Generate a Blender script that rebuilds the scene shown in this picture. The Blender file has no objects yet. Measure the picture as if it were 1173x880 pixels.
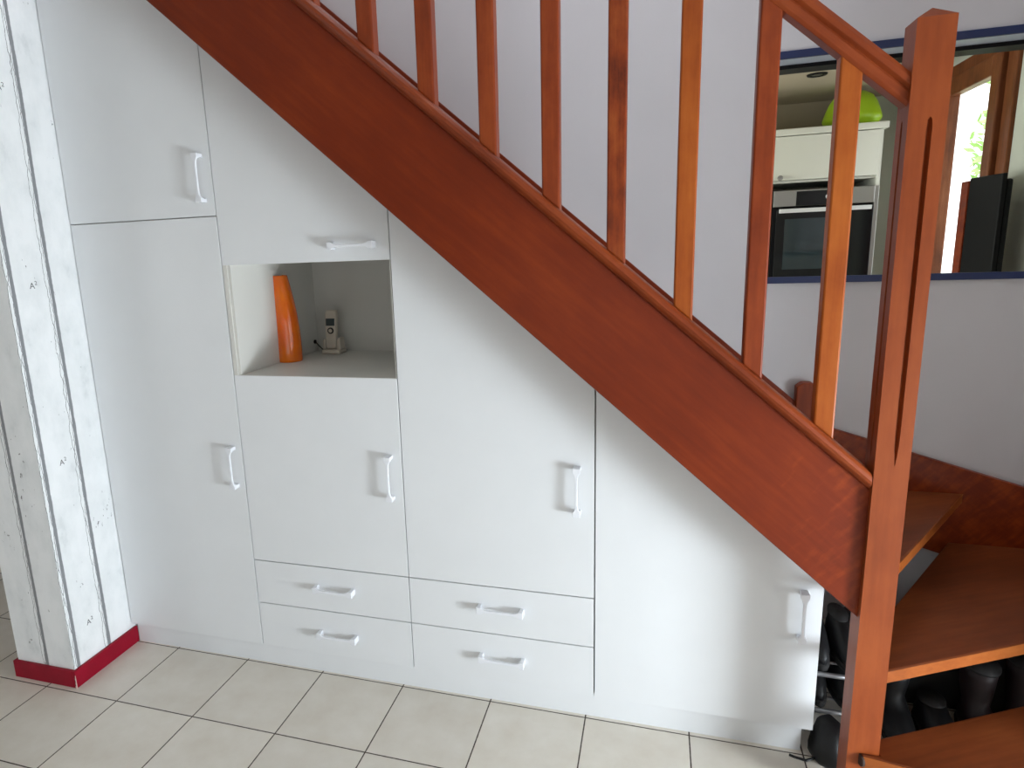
import bpy, bmesh, math, random
from mathutils import Vector, Matrix
C = bpy.context.scene.collection
random.seed(7)
SL = 0.877                       # rise / going of the straight flight
RISE = 0.200

# ------------------------------------------------------------------ materials
def new_mat(name):
    m = bpy.data.materials.new(name); m.use_nodes = True
    nt = m.node_tree; b = nt.nodes['Principled BSDF']
    return m, nt, b
def nd(nt, typ, **kw):
    n = nt.nodes.new(typ)
    for k, v in kw.items():
        if k in n.inputs: n.inputs[k].default_value = v
        else: setattr(n, k, v)
    return n
def ramp(nt, stops):
    r = nt.nodes.new('ShaderNodeValToRGB')
    el = r.color_ramp.elements
    while len(el) < len(stops): el.new(0.5)
    for e, (p, c) in zip(el, stops): e.position = p; e.color = (*c, 1)
    return r
def srgb(r, g, b):
    f = lambda v: (v/255/12.92 if v/255 <= .04045 else ((v/255+.055)/1.055)**2.4)
    return (f(r), f(g), f(b))
def plain(name, col, rough=.5, var=.04, scale=6, metal=0, coat=0, bump=0, spec=.5):
    """slightly uneven procedural paint / plastic"""
    m, nt, b = new_mat(name)
    tc = nd(nt, 'ShaderNodeTexCoord'); nz = nd(nt, 'ShaderNodeTexNoise', Scale=scale, Detail=4.0)
    nt.links.new(tc.outputs['Object'], nz.inputs['Vector'])
    lo = tuple(max(0, c*(1-var)) for c in col); hi = tuple(min(1, c*(1+var)) for c in col)
    r = ramp(nt, [(.3, lo), (.7, hi)])
    nt.links.new(nz.outputs['Fac'], r.inputs['Fac']); nt.links.new(r.outputs['Color'], b.inputs['Base Color'])
    b.inputs['Roughness'].default_value = rough; b.inputs['Metallic'].default_value = metal
    b.inputs['Coat Weight'].default_value = coat; b.inputs['Specular IOR Level'].default_value = spec
    if bump:
        n2 = nd(nt, 'ShaderNodeTexNoise', Scale=180.0, Detail=3.0); bp = nd(nt, 'ShaderNodeBump', Strength=bump, Distance=.001)
        nt.links.new(tc.outputs['Object'], n2.inputs['Vector']); nt.links.new(n2.outputs['Fac'], bp.inputs['Height'])
        nt.links.new(bp.outputs['Normal'], b.inputs['Normal'])
    return m
def wood(name, dark, mid, light, rot=(0,0,0), rough=.42, blotch=2.2, flame=False, coat=.04):
    m, nt, b = new_mat(name)
    tc = nd(nt, 'ShaderNodeTexCoord'); mp = nd(nt, 'ShaderNodeMapping'); mp.inputs['Rotation'].default_value = rot
    nt.links.new(tc.outputs['Object'], mp.inputs['Vector'])
    m2 = nd(nt, 'ShaderNodeMapping'); m2.inputs['Scale'].default_value = (2.0, 30, 30)      # grain along local x
    nt.links.new(mp.outputs['Vector'], m2.inputs['Vector'])
    g = nd(nt, 'ShaderNodeTexNoise', Scale=2.2, Detail=6.0, Roughness=.6); nt.links.new(m2.outputs['Vector'], g.inputs['Vector'])
    bl = nd(nt, 'ShaderNodeTexNoise', Scale=blotch, Detail=5.0, Roughness=.62)
    m3 = nd(nt, 'ShaderNodeMapping'); m3.inputs['Scale'].default_value = (1.0, 2.0, 2.0)
    nt.links.new(mp.outputs['Vector'], m3.inputs['Vector']); nt.links.new(m3.outputs['Vector'], bl.inputs['Vector'])
    mx = nd(nt, 'ShaderNodeMath', operation='MULTIPLY_ADD'); mx.inputs[1].default_value = .35
    nt.links.new(g.outputs['Fac'], mx.inputs[0])
    ml = nd(nt, 'ShaderNodeMath', operation='MULTIPLY'); ml.inputs[1].default_value = .65
    nt.links.new(bl.outputs['Fac'], ml.inputs[0]); nt.links.new(ml.outputs[0], mx.inputs[2])
    r = ramp(nt, [(.36, dark), (.5, mid), (.66, light)])
    nt.links.new(mx.outputs[0], r.inputs['Fac'])
    out = r.outputs['Color']
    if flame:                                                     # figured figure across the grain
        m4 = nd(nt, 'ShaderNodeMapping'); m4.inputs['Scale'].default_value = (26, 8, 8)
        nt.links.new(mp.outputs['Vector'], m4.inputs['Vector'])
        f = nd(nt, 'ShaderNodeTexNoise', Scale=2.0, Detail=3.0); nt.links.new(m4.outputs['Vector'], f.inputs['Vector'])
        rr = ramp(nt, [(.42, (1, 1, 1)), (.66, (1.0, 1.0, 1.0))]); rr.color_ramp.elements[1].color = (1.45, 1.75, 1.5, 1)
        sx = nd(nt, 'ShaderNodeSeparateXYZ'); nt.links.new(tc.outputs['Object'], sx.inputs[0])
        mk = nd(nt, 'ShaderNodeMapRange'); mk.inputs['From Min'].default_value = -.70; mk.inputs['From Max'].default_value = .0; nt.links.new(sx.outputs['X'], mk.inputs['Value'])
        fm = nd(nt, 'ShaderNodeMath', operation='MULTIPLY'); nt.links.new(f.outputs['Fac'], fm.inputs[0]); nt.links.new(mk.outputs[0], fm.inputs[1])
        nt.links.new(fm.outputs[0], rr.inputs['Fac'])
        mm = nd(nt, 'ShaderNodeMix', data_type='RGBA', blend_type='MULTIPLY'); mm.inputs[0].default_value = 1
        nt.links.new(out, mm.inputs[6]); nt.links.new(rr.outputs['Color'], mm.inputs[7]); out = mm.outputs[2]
    nt.links.new(out, b.inputs['Base Color'])
    b.inputs['Roughness'].default_value = rough; b.inputs['Coat Weight'].default_value = coat; b.inputs['Coat Roughness'].default_value = .25; b.inputs['Specular IOR Level'].default_value = .22
    bp = nd(nt, 'ShaderNodeBump', Strength=.06, Distance=.002); nt.links.new(g.outputs['Fac'], bp.inputs['Height'])
    nt.links.new(bp.outputs['Normal'], b.inputs['Normal'])
    return m
WD, WM, WL = srgb(102, 34, 9), srgb(113, 39, 11), srgb(128, 49, 15)
ang = math.atan(SL)
M = {}
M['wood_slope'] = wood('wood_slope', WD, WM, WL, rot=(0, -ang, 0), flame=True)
M['wood_newel'] = wood('wood_newel', srgb(122, 54, 23), srgb(134, 62, 27), srgb(146, 72, 33), rot=(0, math.pi/2, 0), blotch=3)
M['wood_up'] = wood('wood_up', srgb(112, 44, 18), srgb(130, 54, 23), srgb(148, 68, 30), rot=(0, math.pi/2, 0), blotch=4.5)
M['wood_amber'] = wood('wood_amber', srgb(138, 62, 20), srgb(158, 78, 26), srgb(172, 92, 34), rot=(0, math.pi/2, 0), blotch=5)
M['wood_dapple'] = wood('wood_dapple', srgb(88, 34, 18), srgb(132, 56, 24), srgb(156, 78, 34), rot=(0, math.pi/2, 0), blotch=8)
M['wood_cap'] = wood('wood_cap', srgb(112, 46, 20), srgb(130, 56, 25), srgb(148, 70, 33), rot=(0, -ang, 0))
M['wood_tread'] = wood('wood_tread', srgb(100, 48, 22), srgb(116, 57, 27), srgb(130, 69, 34), rot=(0, 0, -math.radians(30)))
M['wood_nose_lit'] = wood('wood_nose_lit', srgb(130, 66, 26), srgb(150, 80, 33), srgb(164, 94, 44))
M['wood_window'] = wood('wood_window', srgb(92, 50, 28), srgb(122, 70, 40), srgb(140, 85, 52), rot=(0, math.pi/2, 0))
M['cab'] = plain('cabinet_white', srgb(231, 233, 236), rough=.42, var=.012, bump=.05)
M['carcass'] = plain('carcass_white', srgb(218, 217, 212), rough=.5, var=.012)
M['handle'] = plain('handle_white', srgb(238, 240, 246), rough=.25, var=.01, coat=.3)
M['wall'] = plain('wall_plaster', srgb(204, 202, 205), rough=.9, var=.02, scale=3, bump=.25)
M['room_wall'] = plain('room_wall', srgb(176, 168, 158), rough=.9, var=.02, scale=3)
M['ceiling'] = plain('ceiling_paint', srgb(205, 202, 198), rough=.9, var=.01)
M['kitchen_wall'] = plain('kitchen_wall', srgb(212, 216, 204), rough=.9, var=.02, scale=3)
M['kitchen_taupe'] = plain('kitchen_taupe', srgb(172, 160, 138), rough=.9, var=.03, scale=3)
M['navy'] = plain('navy_paint', srgb(20, 36, 82), rough=.45, var=.06)
M['lining'] = plain('lining_grey', srgb(198, 208, 222), rough=.4, var=.02)
M['black'] = plain('black_plastic', (.006, .006, .007), rough=.5, var=.2, spec=.15)
M['blackgloss'] = plain('black_gloss', (.006, .007, .008), rough=.12, var=.1, coat=0)
M['steel'] = plain('brushed_steel', (.5, .49, .47), rough=.34, metal=1, var=.04)
M['steel_bright'] = plain('bright_steel', (.9, .9, .9), rough=.3, metal=.1, var=.02)
M['kitcab'] = plain('kitchen_cabinet', srgb(236, 236, 224), rough=.4, var=.01)
M['lime'] = plain('lime_plastic', srgb(176, 216, 40), rough=.35, var=.04)
M['red'] = plain('crimson_paint', srgb(146, 10, 38), rough=.45, var=.10, scale=14, spec=.2)
M['chip'] = plain('chipped_plaster', srgb(225, 200, 190), rough=.9, var=.1, scale=60)
M['phone'] = plain('phone_ivory', srgb(206, 198, 184), rough=.4, var=.02)
M['phone_screen'] = plain('phone_screen', srgb(70, 82, 84), rough=.2, var=.05)
M['darkgrey'] = plain('dark_grey', srgb(34, 32, 32), rough=.7, var=.15, scale=20)
M['shoe'] = plain('shoe_black', srgb(13, 13, 16), rough=.55, var=.3, scale=25)
M['shoe_red'] = plain('shoe_maroon', srgb(26, 10, 12), rough=.6, var=.3, scale=25)
M['sole'] = plain('shoe_sole', srgb(30, 28, 28), rough=.8, var=.2, scale=30)
M['rack'] = plain('rack_grey_metal', (.35, .35, .37), rough=.35, metal=.8, var=.05)
M['knot'] = plain('end_grain', srgb(50, 30, 22), rough=.7, var=.3, scale=60)
M['bark'] = plain('bark', srgb(96, 78, 60), rough=.9, var=.3, scale=20)
M['ink'] = plain('stencil_ink', srgb(104, 106, 110), rough=.9, var=.45, scale=90)

def amber():
    m, nt, b = new_mat('orange_glass')
    tc = nd(nt, 'ShaderNodeTexCoord'); nz = nd(nt, 'ShaderNodeTexNoise', Scale=9.0)
    nt.links.new(tc.outputs['Object'], nz.inputs['Vector'])
    r = ramp(nt, [(.35, srgb(236, 100, 0)), (.7, srgb(246, 124, 6))])
    nt.links.new(nz.outputs['Fac'], r.inputs['Fac']); nt.links.new(r.outputs['Color'], b.inputs['Base Color'])
    b.inputs['Roughness'].default_value = .08; b.inputs['Coat Weight'].default_value = .9
    b.inputs['Specular IOR Level'].default_value = .3; b.inputs['Subsurface Weight'].default_value = .12; b.inputs['Subsurface Radius'].default_value = (.03, .01, .004)
    return m
M['amber'] = amber()
def glass():
    m, nt, b = new_mat('window_glass')
    b.inputs['Transmission Weight'].default_value = 1; b.inputs['Roughness'].default_value = 0; b.inputs['IOR'].default_value = 1.02
    return m
M['glass'] = glass()
def leaf():
    m, nt, b = new_mat('leaf_green')
    oi = nd(nt, 'ShaderNodeTexCoord'); nz = nd(nt, 'ShaderNodeTexNoise', Scale=3.0)
    nt.links.new(oi.outputs['Object'], nz.inputs['Vector'])
    r = ramp(nt, [(.3, srgb(150, 190, 105)), (.7, srgb(200, 225, 160))])
    nt.links.new(nz.outputs['Fac'], r.inputs['Fac']); nt.links.new(r.outputs['Color'], b.inputs['Base Color'])
    b.inputs['Roughness'].default_value = .6; b.inputs['Transmission Weight'].default_value = 0.0
    return m
M['leaf'] = leaf()

T, TX, TY, TR = .333, -.3624, .0132, -.0041
def tiles():
    m, nt, b = new_mat('floor_tiles')
    tc = nd(nt, 'ShaderNodeTexCoord'); mp = nd(nt, 'ShaderNodeMapping', vector_type='TEXTURE')
    mp.inputs['Location'].default_value = (TX, TY, 0); mp.inputs['Rotation'].default_value = (0, 0, TR); mp.inputs['Scale'].default_value = (T, T, 1)
    nt.links.new(tc.outputs['Object'], mp.inputs['Vector'])
    wob = nd(nt, 'ShaderNodeTexNoise', Scale=22.0, Detail=3.0); nt.links.new(mp.outputs['Vector'], wob.inputs['Vector'])
    sp = nd(nt, 'ShaderNodeSeparateXYZ'); nt.links.new(mp.outputs['Vector'], sp.inputs[0])
    ds = []; fl = []
    for ax in 'XY':
        a = nd(nt, 'ShaderNodeMath', operation='PINGPONG'); a.inputs[1].default_value = .5
        nt.links.new(sp.outputs[ax], a.inputs[0])                   # distance to nearest grout line, in tiles
        ds.append(a)
        f = nd(nt, 'ShaderNodeMath', operation='FLOOR'); nt.links.new(sp.outputs[ax], f.inputs[0]); fl.append(f)
    mn = nd(nt, 'ShaderNodeMath', operation='MINIMUM'); nt.links.new(ds[0].outputs[0], mn.inputs[0]); nt.links.new(ds[1].outputs[0], mn.inputs[1])
    w2 = nd(nt, 'ShaderNodeMath', operation='MULTIPLY_ADD'); w2.inputs[1].default_value = -.004; nt.links.new(wob.outputs['Fac'], w2.inputs[0]); nt.links.new(mn.outputs[0], w2.inputs[2])
    gr = nd(nt, 'ShaderNodeMapRange'); gr.inputs['From Min'].default_value = .0028; gr.inputs['From Max'].default_value = .0062
    nt.links.new(w2.outputs[0], gr.inputs['Value'])
    cid = nd(nt, 'ShaderNodeCombineXYZ'); nt.links.new(fl[0].outputs[0], cid.inputs[0]); nt.links.new(fl[1].outputs[0], cid.inputs[1])
    wn = nd(nt, 'ShaderNodeTexWhiteNoise', noise_dimensions='3D'); nt.links.new(cid.outputs[0], wn.inputs['Vector'])
    ad = nd(nt, 'ShaderNodeVectorMath', operation='MULTIPLY_ADD'); ad.inputs[1].default_value = (7, 7, 7)
    nt.links.new(cid.outputs[0], ad.inputs[0]); nt.links.new(mp.outputs['Vector'], ad.inputs[2])
    cl = nd(nt, 'ShaderNodeTexNoise', Scale=2.4, Detail=7.0, Roughness=.6); nt.links.new(ad.outputs[0], cl.inputs['Vector'])
    r = ramp(nt, [(.25, srgb(222, 213, 199)), (.5, srgb(230, 223, 211)), (.75, srgb(237, 231, 221))])
    nt.links.new(cl.outputs['Fac'], r.inputs['Fac'])
    hv = nd(nt, 'ShaderNodeHueSaturation'); nt.links.new(r.outputs['Color'], hv.inputs['Color'])
    vr = nd(nt, 'ShaderNodeMapRange'); vr.inputs['To Min'].default_value = .95; vr.inputs['To Max'].default_value = 1.04
    nt.links.new(wn.outputs['Value'], vr.inputs['Value']); nt.links.new(vr.outputs[0], hv.inputs['Value'])
    mx = nd(nt, 'ShaderNodeMix', data_type='RGBA'); mx.inputs[6].default_value = (*srgb(74, 62, 52), 1)
    nt.links.new(gr.outputs[0], mx.inputs[0]); nt.links.new(hv.outputs['Color'], mx.inputs[7])
    nt.links.new(mx.outputs[2], b.inputs['Base Color'])
    rg = nd(nt, 'ShaderNodeMapRange'); rg.inputs['To Min'].default_value = .85; rg.inputs['To Max'].default_value = .42
    nt.links.new(gr.outputs[0], rg.inputs['Value']); nt.links.new(rg.outputs[0], b.inputs['Roughness'])
    bp = nd(nt, 'ShaderNodeBump', Strength=.5, Distance=.002); nt.links.new(gr.outputs[0], bp.inputs['Height']); nt.links.new(bp.outputs['Normal'], b.inputs['Normal'])
    return m
M['tiles'] = tiles()

def planks():
    """whitewashed plank wallpaper: vertical seams at u = x + y positions"""
    m, nt, b = new_mat('plank_wallpaper')
    tc = nd(nt, 'ShaderNodeTexCoord'); sp = nd(nt, 'ShaderNodeSeparateXYZ'); nt.links.new(tc.outputs['Object'], sp.inputs[0])
    u = nd(nt, 'ShaderNodeMath', operation='ADD'); nt.links.new(sp.outputs['X'], u.inputs[0]); nt.links.new(sp.outputs['Y'], u.inputs[1])
    uz = nd(nt, 'ShaderNodeCombineXYZ'); nt.links.new(u.outputs[0], uz.inputs[0]); nt.links.new(sp.outputs['Z'], uz.inputs[2])
    # edge wobble
    mp = nd(nt, 'ShaderNodeMapping'); mp.inputs['Scale'].default_value = (6, 1, 14); nt.links.new(uz.outputs[0], mp.inputs['Vector'])
    wb = nd(nt, 'ShaderNodeTexNoise', Scale=1.0, Detail=6.0, Roughness=.65); nt.links.new(mp.outputs['Vector'], wb.inputs['Vector'])
    mp1 = nd(nt, 'ShaderNodeMapping'); mp1.inputs['Scale'].default_value = (1, 1, 1.3); nt.links.new(uz.outputs[0], mp1.inputs['Vector'])
    wb1 = nd(nt, 'ShaderNodeTexNoise', Scale=1.0, Detail=1.0); nt.links.new(mp1.outputs['Vector'], wb1.inputs['Vector'])
    uw = nd(nt, 'ShaderNodeMath', operation='MULTIPLY_ADD'); uw.inputs[1].default_value = .012
    nt.links.new(wb1.outputs['Fac'], uw.inputs[0]); nt.links.new(u.outputs[0], uw.inputs[2])
    seams = [-.825, -.667, -.515, -.366]          # u positions (x+y): left face, corner, right face
    acc = None; acc2 = None
    for s in seams:
        d = nd(nt, 'ShaderNodeMath', operation='SUBTRACT'); d.inputs[1].default_value = s + .006; nt.links.new(uw.outputs[0], d.inputs[0])
        a = nd(nt, 'ShaderNodeMath', operation='ABSOLUTE'); nt.links.new(d.outputs[0], a.inputs[0])
        # pale ragged strip on the left of the seam
        d2 = nd(nt, 'ShaderNodeMath', operation='ADD'); d2.inputs[1].default_value = .015; nt.links.new(d.outputs[0], d2.inputs[0])
        a2 = nd(nt, 'ShaderNodeMath', operation='ABSOLUTE'); nt.links.new(d2.outputs[0], a2.inputs[0])
        if acc is None: acc, acc2 = a, a2
        else:
            n = nd(nt, 'ShaderNodeMath', operation='MINIMUM'); nt.links.new(acc.outputs[0], n.inputs[0]); nt.links.new(a.outputs[0], n.inputs[1]); acc = n
            n = nd(nt, 'ShaderNodeMath', operation='MINIMUM'); nt.links.new(acc2.outputs[0], n.inputs[0]); nt.links.new(a2.outputs[0], n.inputs[1]); acc2 = n
    # seam width varies with noise
    wv = nd(nt, 'ShaderNodeMath', operation='MULTIPLY_ADD'); wv.inputs[1].default_value = .008; wv.inputs[2].default_value = -.0040
    nt.links.new(wb.outputs['Fac'], wv.inputs[0])
    da = nd(nt, 'ShaderNodeMath', operation='ADD'); nt.links.new(acc.outputs[0], da.inputs[0]); nt.links.new(wv.outputs[0], da.inputs[1])
    seam = nd(nt, 'ShaderNodeMapRange'); seam.inputs['From Min'].default_value = .0058; seam.inputs['From Max'].default_value = .0076
    nt.links.new(da.outputs[0], seam.inputs['Value'])
    # ragged dark outline of the pale strip
    mp3 = nd(nt, 'ShaderNodeMapping'); mp3.inputs['Scale'].default_value = (20, 1, 20); nt.links.new(uz.outputs[0], mp3.inputs['Vector'])
    wb3 = nd(nt, 'ShaderNodeTexNoise', Scale=1.0, Detail=5.0); nt.links.new(mp3.outputs['Vector'], wb3.inputs['Vector'])
    db = nd(nt, 'ShaderNodeMath', operation='MULTIPLY_ADD'); db.inputs[1].default_value = .024; nt.links.new(wb3.outputs['Fac'], db.inputs[0]); nt.links.new(acc2.outputs[0], db.inputs[2])
    band = nd(nt, 'ShaderNodeMath', operation='COMPARE'); band.inputs[1].default_value = .0172; band.inputs[2].default_value = .0009
    nt.links.new(db.outputs[0], band.inputs[0])
    near = nd(nt, 'ShaderNodeMath', operation='LESS_THAN'); near.inputs[1].default_value = .009; nt.links.new(acc2.outputs[0], near.inputs[0])
    bnd = nd(nt, 'ShaderNodeMath', operation='MULTIPLY'); nt.links.new(band.outputs[0], bnd.inputs[0]); nt.links.new(near.outputs[0], bnd.inputs[1])
    # worn white paint, faint vertical streaks and cloudy grey patches
    mp2 = nd(nt, 'ShaderNodeMapping'); mp2.inputs['Scale'].default_value = (9, 1, 5); nt.links.new(uz.outputs[0], mp2.inputs['Vector'])
    c1 = nd(nt, 'ShaderNodeTexNoise', Scale=1.0, Detail=8.0, Roughness=.65); nt.links.new(mp2.outputs['Vector'], c1.inputs['Vector'])
    base = ramp(nt, [(.28, srgb(216, 220, 222)), (.42, srgb(236, 239, 241)), (.6, srgb(245, 247, 249))])
    nt.links.new(c1.outputs['Fac'], base.inputs['Fac'])
    # small dark specks and nail holes
    mp4 = nd(nt, 'ShaderNodeMapping'); mp4.inputs['Scale'].default_value = (60, 1, 34); nt.links.new(uz.outputs[0], mp4.inputs['Vector'])
    sn = nd(nt, 'ShaderNodeTexNoise', Scale=1.0, Detail=3.0, Roughness=.6); nt.links.new(mp4.outputs['Vector'], sn.inputs['Vector'])
    mp5 = nd(nt, 'ShaderNodeMapping'); mp5.inputs['Scale'].default_value = (9, 1, 6); mp5.inputs['Location'].default_value = (3, 0, 5); nt.links.new(uz.outputs[0], mp5.inputs['Vector'])
    sm = nd(nt, 'ShaderNodeTexNoise', Scale=1.0, Detail=1.0); nt.links.new(mp5.outputs['Vector'], sm.inputs['Vector'])
    sa = nd(nt, 'ShaderNodeMath', operation='MULTIPLY_ADD'); sa.inputs[1].default_value = .55
    nt.links.new(sm.outputs['Fac'], sa.inputs[0]); nt.links.new(sn.outputs['Fac'], sa.inputs[2])
    sk = nd(nt, 'ShaderNodeMapRange'); sk.inputs['From Min'].default_value = 1.00; sk.inputs['From Max'].default_value = 1.04
    nt.links.new(sa.outputs[0], sk.inputs['Value'])
    def mix(fac, a, bcol):
        n = nd(nt, 'ShaderNodeMix', data_type='RGBA'); nt.links.new(fac, n.inputs[0]); nt.links.new(a, n.inputs[6]); n.inputs[7].default_value = (*bcol, 1); return n.outputs[2]
    col = base.outputs['Color']
    col = mix(sk.outputs[0], col, srgb(128, 128, 130))
    col = mix(bnd.outputs[0], col, srgb(120, 120, 122))
    n = nd(nt, 'ShaderNodeMix', data_type='RGBA'); nt.links.new(seam.outputs[0], n.inputs[0]); n.inputs[6].default_value = (*srgb(136, 138, 142), 1); nt.links.new(col, n.inputs[7])
    nt.links.new(n.outputs[2], b.inputs['Base Color']); b.inputs['Roughness'].default_value = .75
    return m
M['planks'] = planks()

# ------------------------------------------------------------------ mesh helpers
def link(name, me, parent=None, mat=None, org=(0,0,0)):
    o = bpy.data.objects.new(name, me); C.objects.link(o)
    if mat is not None: me.materials.append(mat)
    if parent is not None: o.parent = parent
    else: o.location = org
    return o
class MB:
    """collects shapes in world coordinates, written out relative to an origin"""
    def __init__(s): s.bm = bmesh.new()
    def poly(s, pts, vec):
        """prism: polygon points extruded by vec"""
        vec = Vector(vec)
        a = [s.bm.verts.new(p) for p in pts]; b = [s.bm.verts.new(Vector(p)+vec) for p in pts]
        s.bm.faces.new(a); s.bm.faces.new(list(reversed(b)))
        n = len(pts)
        for i in range(n): s.bm.faces.new((a[i], b[i], b[(i+1) % n], a[(i+1) % n]))
        return s
    def box(s, x0, x1, y0, y1, z0, z1):
        return s.poly([(x0,y0,z0),(x1,y0,z0),(x1,y0,z1),(x0,y0,z1)], (0, y1-y0, 0))
    def xz(s, pts, y0, y1): return s.poly([(x, y0, z) for x, z in pts], (0, y1-y0, 0))
    def xy(s, pts, z0, z1): return s.poly([(x, y, z0) for x, y in pts], (0, 0, z1-z0))
    def yz(s, pts, x0, x1): return s.poly([(x0, y, z) for y, z in pts], (x1-x0, 0, 0))
    def loft(s, rings, cap=True):
        rs = [[s.bm.verts.new(p) for p in r] for r in rings]
        n = len(rs[0])
        for a, b in zip(rs, rs[1:]):
            for i in range(n): s.bm.faces.new((a[i], a[(i+1) % n], b[(i+1) % n], b[i]))
        if cap: s.bm.faces.new(list(reversed(rs[0]))); s.bm.faces.new(rs[-1])
        return s
    def cyl(s, p, q, r, n=16, r2=None):
        p, q = Vector(p), Vector(q); d = (q-p).normalized(); a = d.orthogonal().normalized(); b = d.cross(a)
        r2 = r if r2 is None else r2
        ring = lambda c, rr: [c+(a*math.cos(t)+b*math.sin(t))*rr for t in [2*math.pi*i/n for i in range(n)]]
        return s.loft([ring(p, r), ring(q, r2)])
    def build(s, name, mat, parent=None, org=(0,0,0), bevel=0, seg=2, smooth=False):
        bm = s.bm; bmesh.ops.recalc_face_normals(bm, faces=bm.faces)
        if parent is not None:
            org = Vector(parent.get('_o', (0,0,0)))
        bmesh.ops.translate(bm, verts=bm.verts, vec=-Vector(org))
        me = bpy.data.meshes.new(name); bm.to_mesh(me); bm.free()
        o = link(name, me, parent, mat, org)
        o['_o'] = tuple(org)
        if bevel:
            md = o.modifiers.new('bevel', 'BEVEL'); md.width = bevel; md.segments = seg; md.limit_method = 'ANGLE'; md.angle_limit = math.radians(35)
        if smooth:
            for p in me.polygons: p.use_smooth = True
        return o
def thing(name, org, label, cat, group=None):
    o = bpy.data.objects.new(name, None); C.objects.link(o); o.location = org; o['_o'] = tuple(org)
    o.empty_display_size = .1
    return tag(o, label, cat, group)
def tag(o, label, cat, group=None):
    o['label'] = label; o['category'] = cat
    if group: o['group'] = group
    return o
def struct(o): o['kind'] = 'structure'; return o

# ------------------------------------------------------------------ room shell
YW = .84                                                   # wall behind the stairs
struct(MB().box(-3.2, 4.15, -4.4, 5.0, -.08, 0).build('floor', M['tiles']))
OX0, OX1, OZ0, OZ1 = 2.224, 3.32, 1.399, 2.231             # pass-through opening
w = MB()
w.box(-3.2, OX0, YW, YW+.18, 0, 4.1); w.box(OX1, 4.05, YW, YW+.18, 0, 4.1)
w.box(OX0, OX1, YW, YW+.18, 0, OZ0); w.box(OX0, OX1, YW, YW+.18, OZ1, 4.1)
struct(w.build('wall_back', M['wall']))
# opening trim
struct(MB().box(OX0, OX1, YW-.012, YW+.0, OZ0, OZ0+.025).box(OX0, OX1, YW, YW+.18, OZ0, OZ0+.010).build('trim_1', M['navy'], bevel=.001))
struct(MB().box(OX0, OX1, YW-.012, YW+.0, OZ1-.026, OZ1).build('trim_2', M['navy'], bevel=.001))
struct(MB().box(OX0, OX1, YW, YW+.09, OZ1-.026, OZ1).build('trim_3', M['lining']))
struct(MB().box(OX0, OX1, YW+.09, YW+.18, OZ1-.040, OZ1).build('trim_4', M['black']))
# partition to the right of the first steps
struct(MB().box(3.325, 3.43, -.42, YW, 0, 4.1).build('wall_right', M['wall']))
# pier under wallpaper
PX0, PX1, PY0 = -.528, -.247, -.288
struct(MB().box(PX0, PX1, PY0, YW, 0, 2.62).build('wall_left', M['planks']))
bb = MB(); bb.xy([(PX0-.013, PY0), (PX0-.013, PY0-.013), (PX1-.0, PY0-.013), (PX1-.0, PY0)], 0, .07)
struct(bb.build('baseboard_front', M['red'], bevel=.002))
struct(MB().box(PX1, PX1+.013, PY0-.013, .0192, 0, .07).build('baseboard_right', M['red'], bevel=.002))
struct(MB().box(PX0-.013, PX0, PY0, YW, 0, .07).build('baseboard_left', M['red'], bevel=.002))
# chipped corner of the baseboard
ch = MB(); zs = [0.0, .006, .013, .02, .03, .038, .047, .055]; ws = [.0035, .0045, .002, .0026, .0008, .0022, .0008, .0002]
ch.loft([[(PX1+.0128-a*1.6, PY0-.0138, z), (PX1+.0138, PY0-.0138, z), (PX1+.0138, PY0-.0128+a*.4, z)] for z, a in zip(zs, ws)])
struct(ch.build('trim_5', M['chip']))
# outer room
struct(MB().box(-3.3, -3.2, -4.4, 5.0, 0, 4.1).build('wall_far_left', M['room_wall']))
struct(MB().box(-3.2, 4.05, -4.5, -4.4, 0, 4.1).build('wall_front', M['room_wall']))
RX = 4.05
DY0, DY1, DZ = -1.95, -.92, 2.05                            # glazed door beside the stairs
EY0, EY1, EZ0, EZ1 = -4.1, -2.7, .25, 1.75
w = MB()
w.box(RX, RX+.2, DY1, 1.02, 0, 4.1); w.box(RX, RX+.2, EY1, DY0, 0, 4.1); w.box(RX, RX+.2, -4.4, EY0, 0, 4.1)
w.box(RX, RX+.2, DY0, DY1, DZ, 4.1); w.box(RX, RX+.2, EY0, EY1, 0, EZ0); w.box(RX, RX+.2, EY0, EY1, EZ1, 4.1)
struct(w.build('wall_side', M['wall']))
dr = MB(); fy = (DY0, DY1)
dr.box(RX+.05, RX+.11, DY0, DY0+.07, 0, DZ); dr.box(RX+.05, RX+.11, DY1-.07, DY1, 0, DZ)
dr.box(RX+.05, RX+.11, DY0, DY1, DZ-.07, DZ); dr.box(RX+.05, RX+.11, DY0, DY1, 0, .06)
struct(dr.build('door_1', M['ceiling'], bevel=.004))
wf = MB()
for a, b2 in ((EY0, EY0+.07), (EY1-.07, EY1), ((EY0+EY1)/2-.04, (EY0+EY1)/2+.04)): wf.box(RX+.05, RX+.11, a, b2, EZ0, EZ1)
wf.box(RX+.05, RX+.11, EY0, EY1, EZ0, EZ0+.07); wf.box(RX+.05, RX+.11, EY0, EY1, EZ1-.07, EZ1)
struct(wf.build('window_2', M['ceiling'], bevel=.004))
cm = MB(); cm.box(-3.2, 4.05, -4.4, -.24, 2.62, 2.82); cm.box(-3.2, -.75, -.24, .84, 2.62, 2.82); cm.box(3.43, 4.05, -.24, .84, 2.62, 2.82)
struct(cm.build('ceiling', M['ceiling']))
struct(MB().box(-1.0, 3.6, -.40, 1.02, 4.1, 4.2).build('ceiling_stairwell', M['ceiling']))
struct(MB().box(-1.0, 3.6, -.34, -.24, 2.82, 4.1).build('wall_stairwell', M['wall']))

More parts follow.
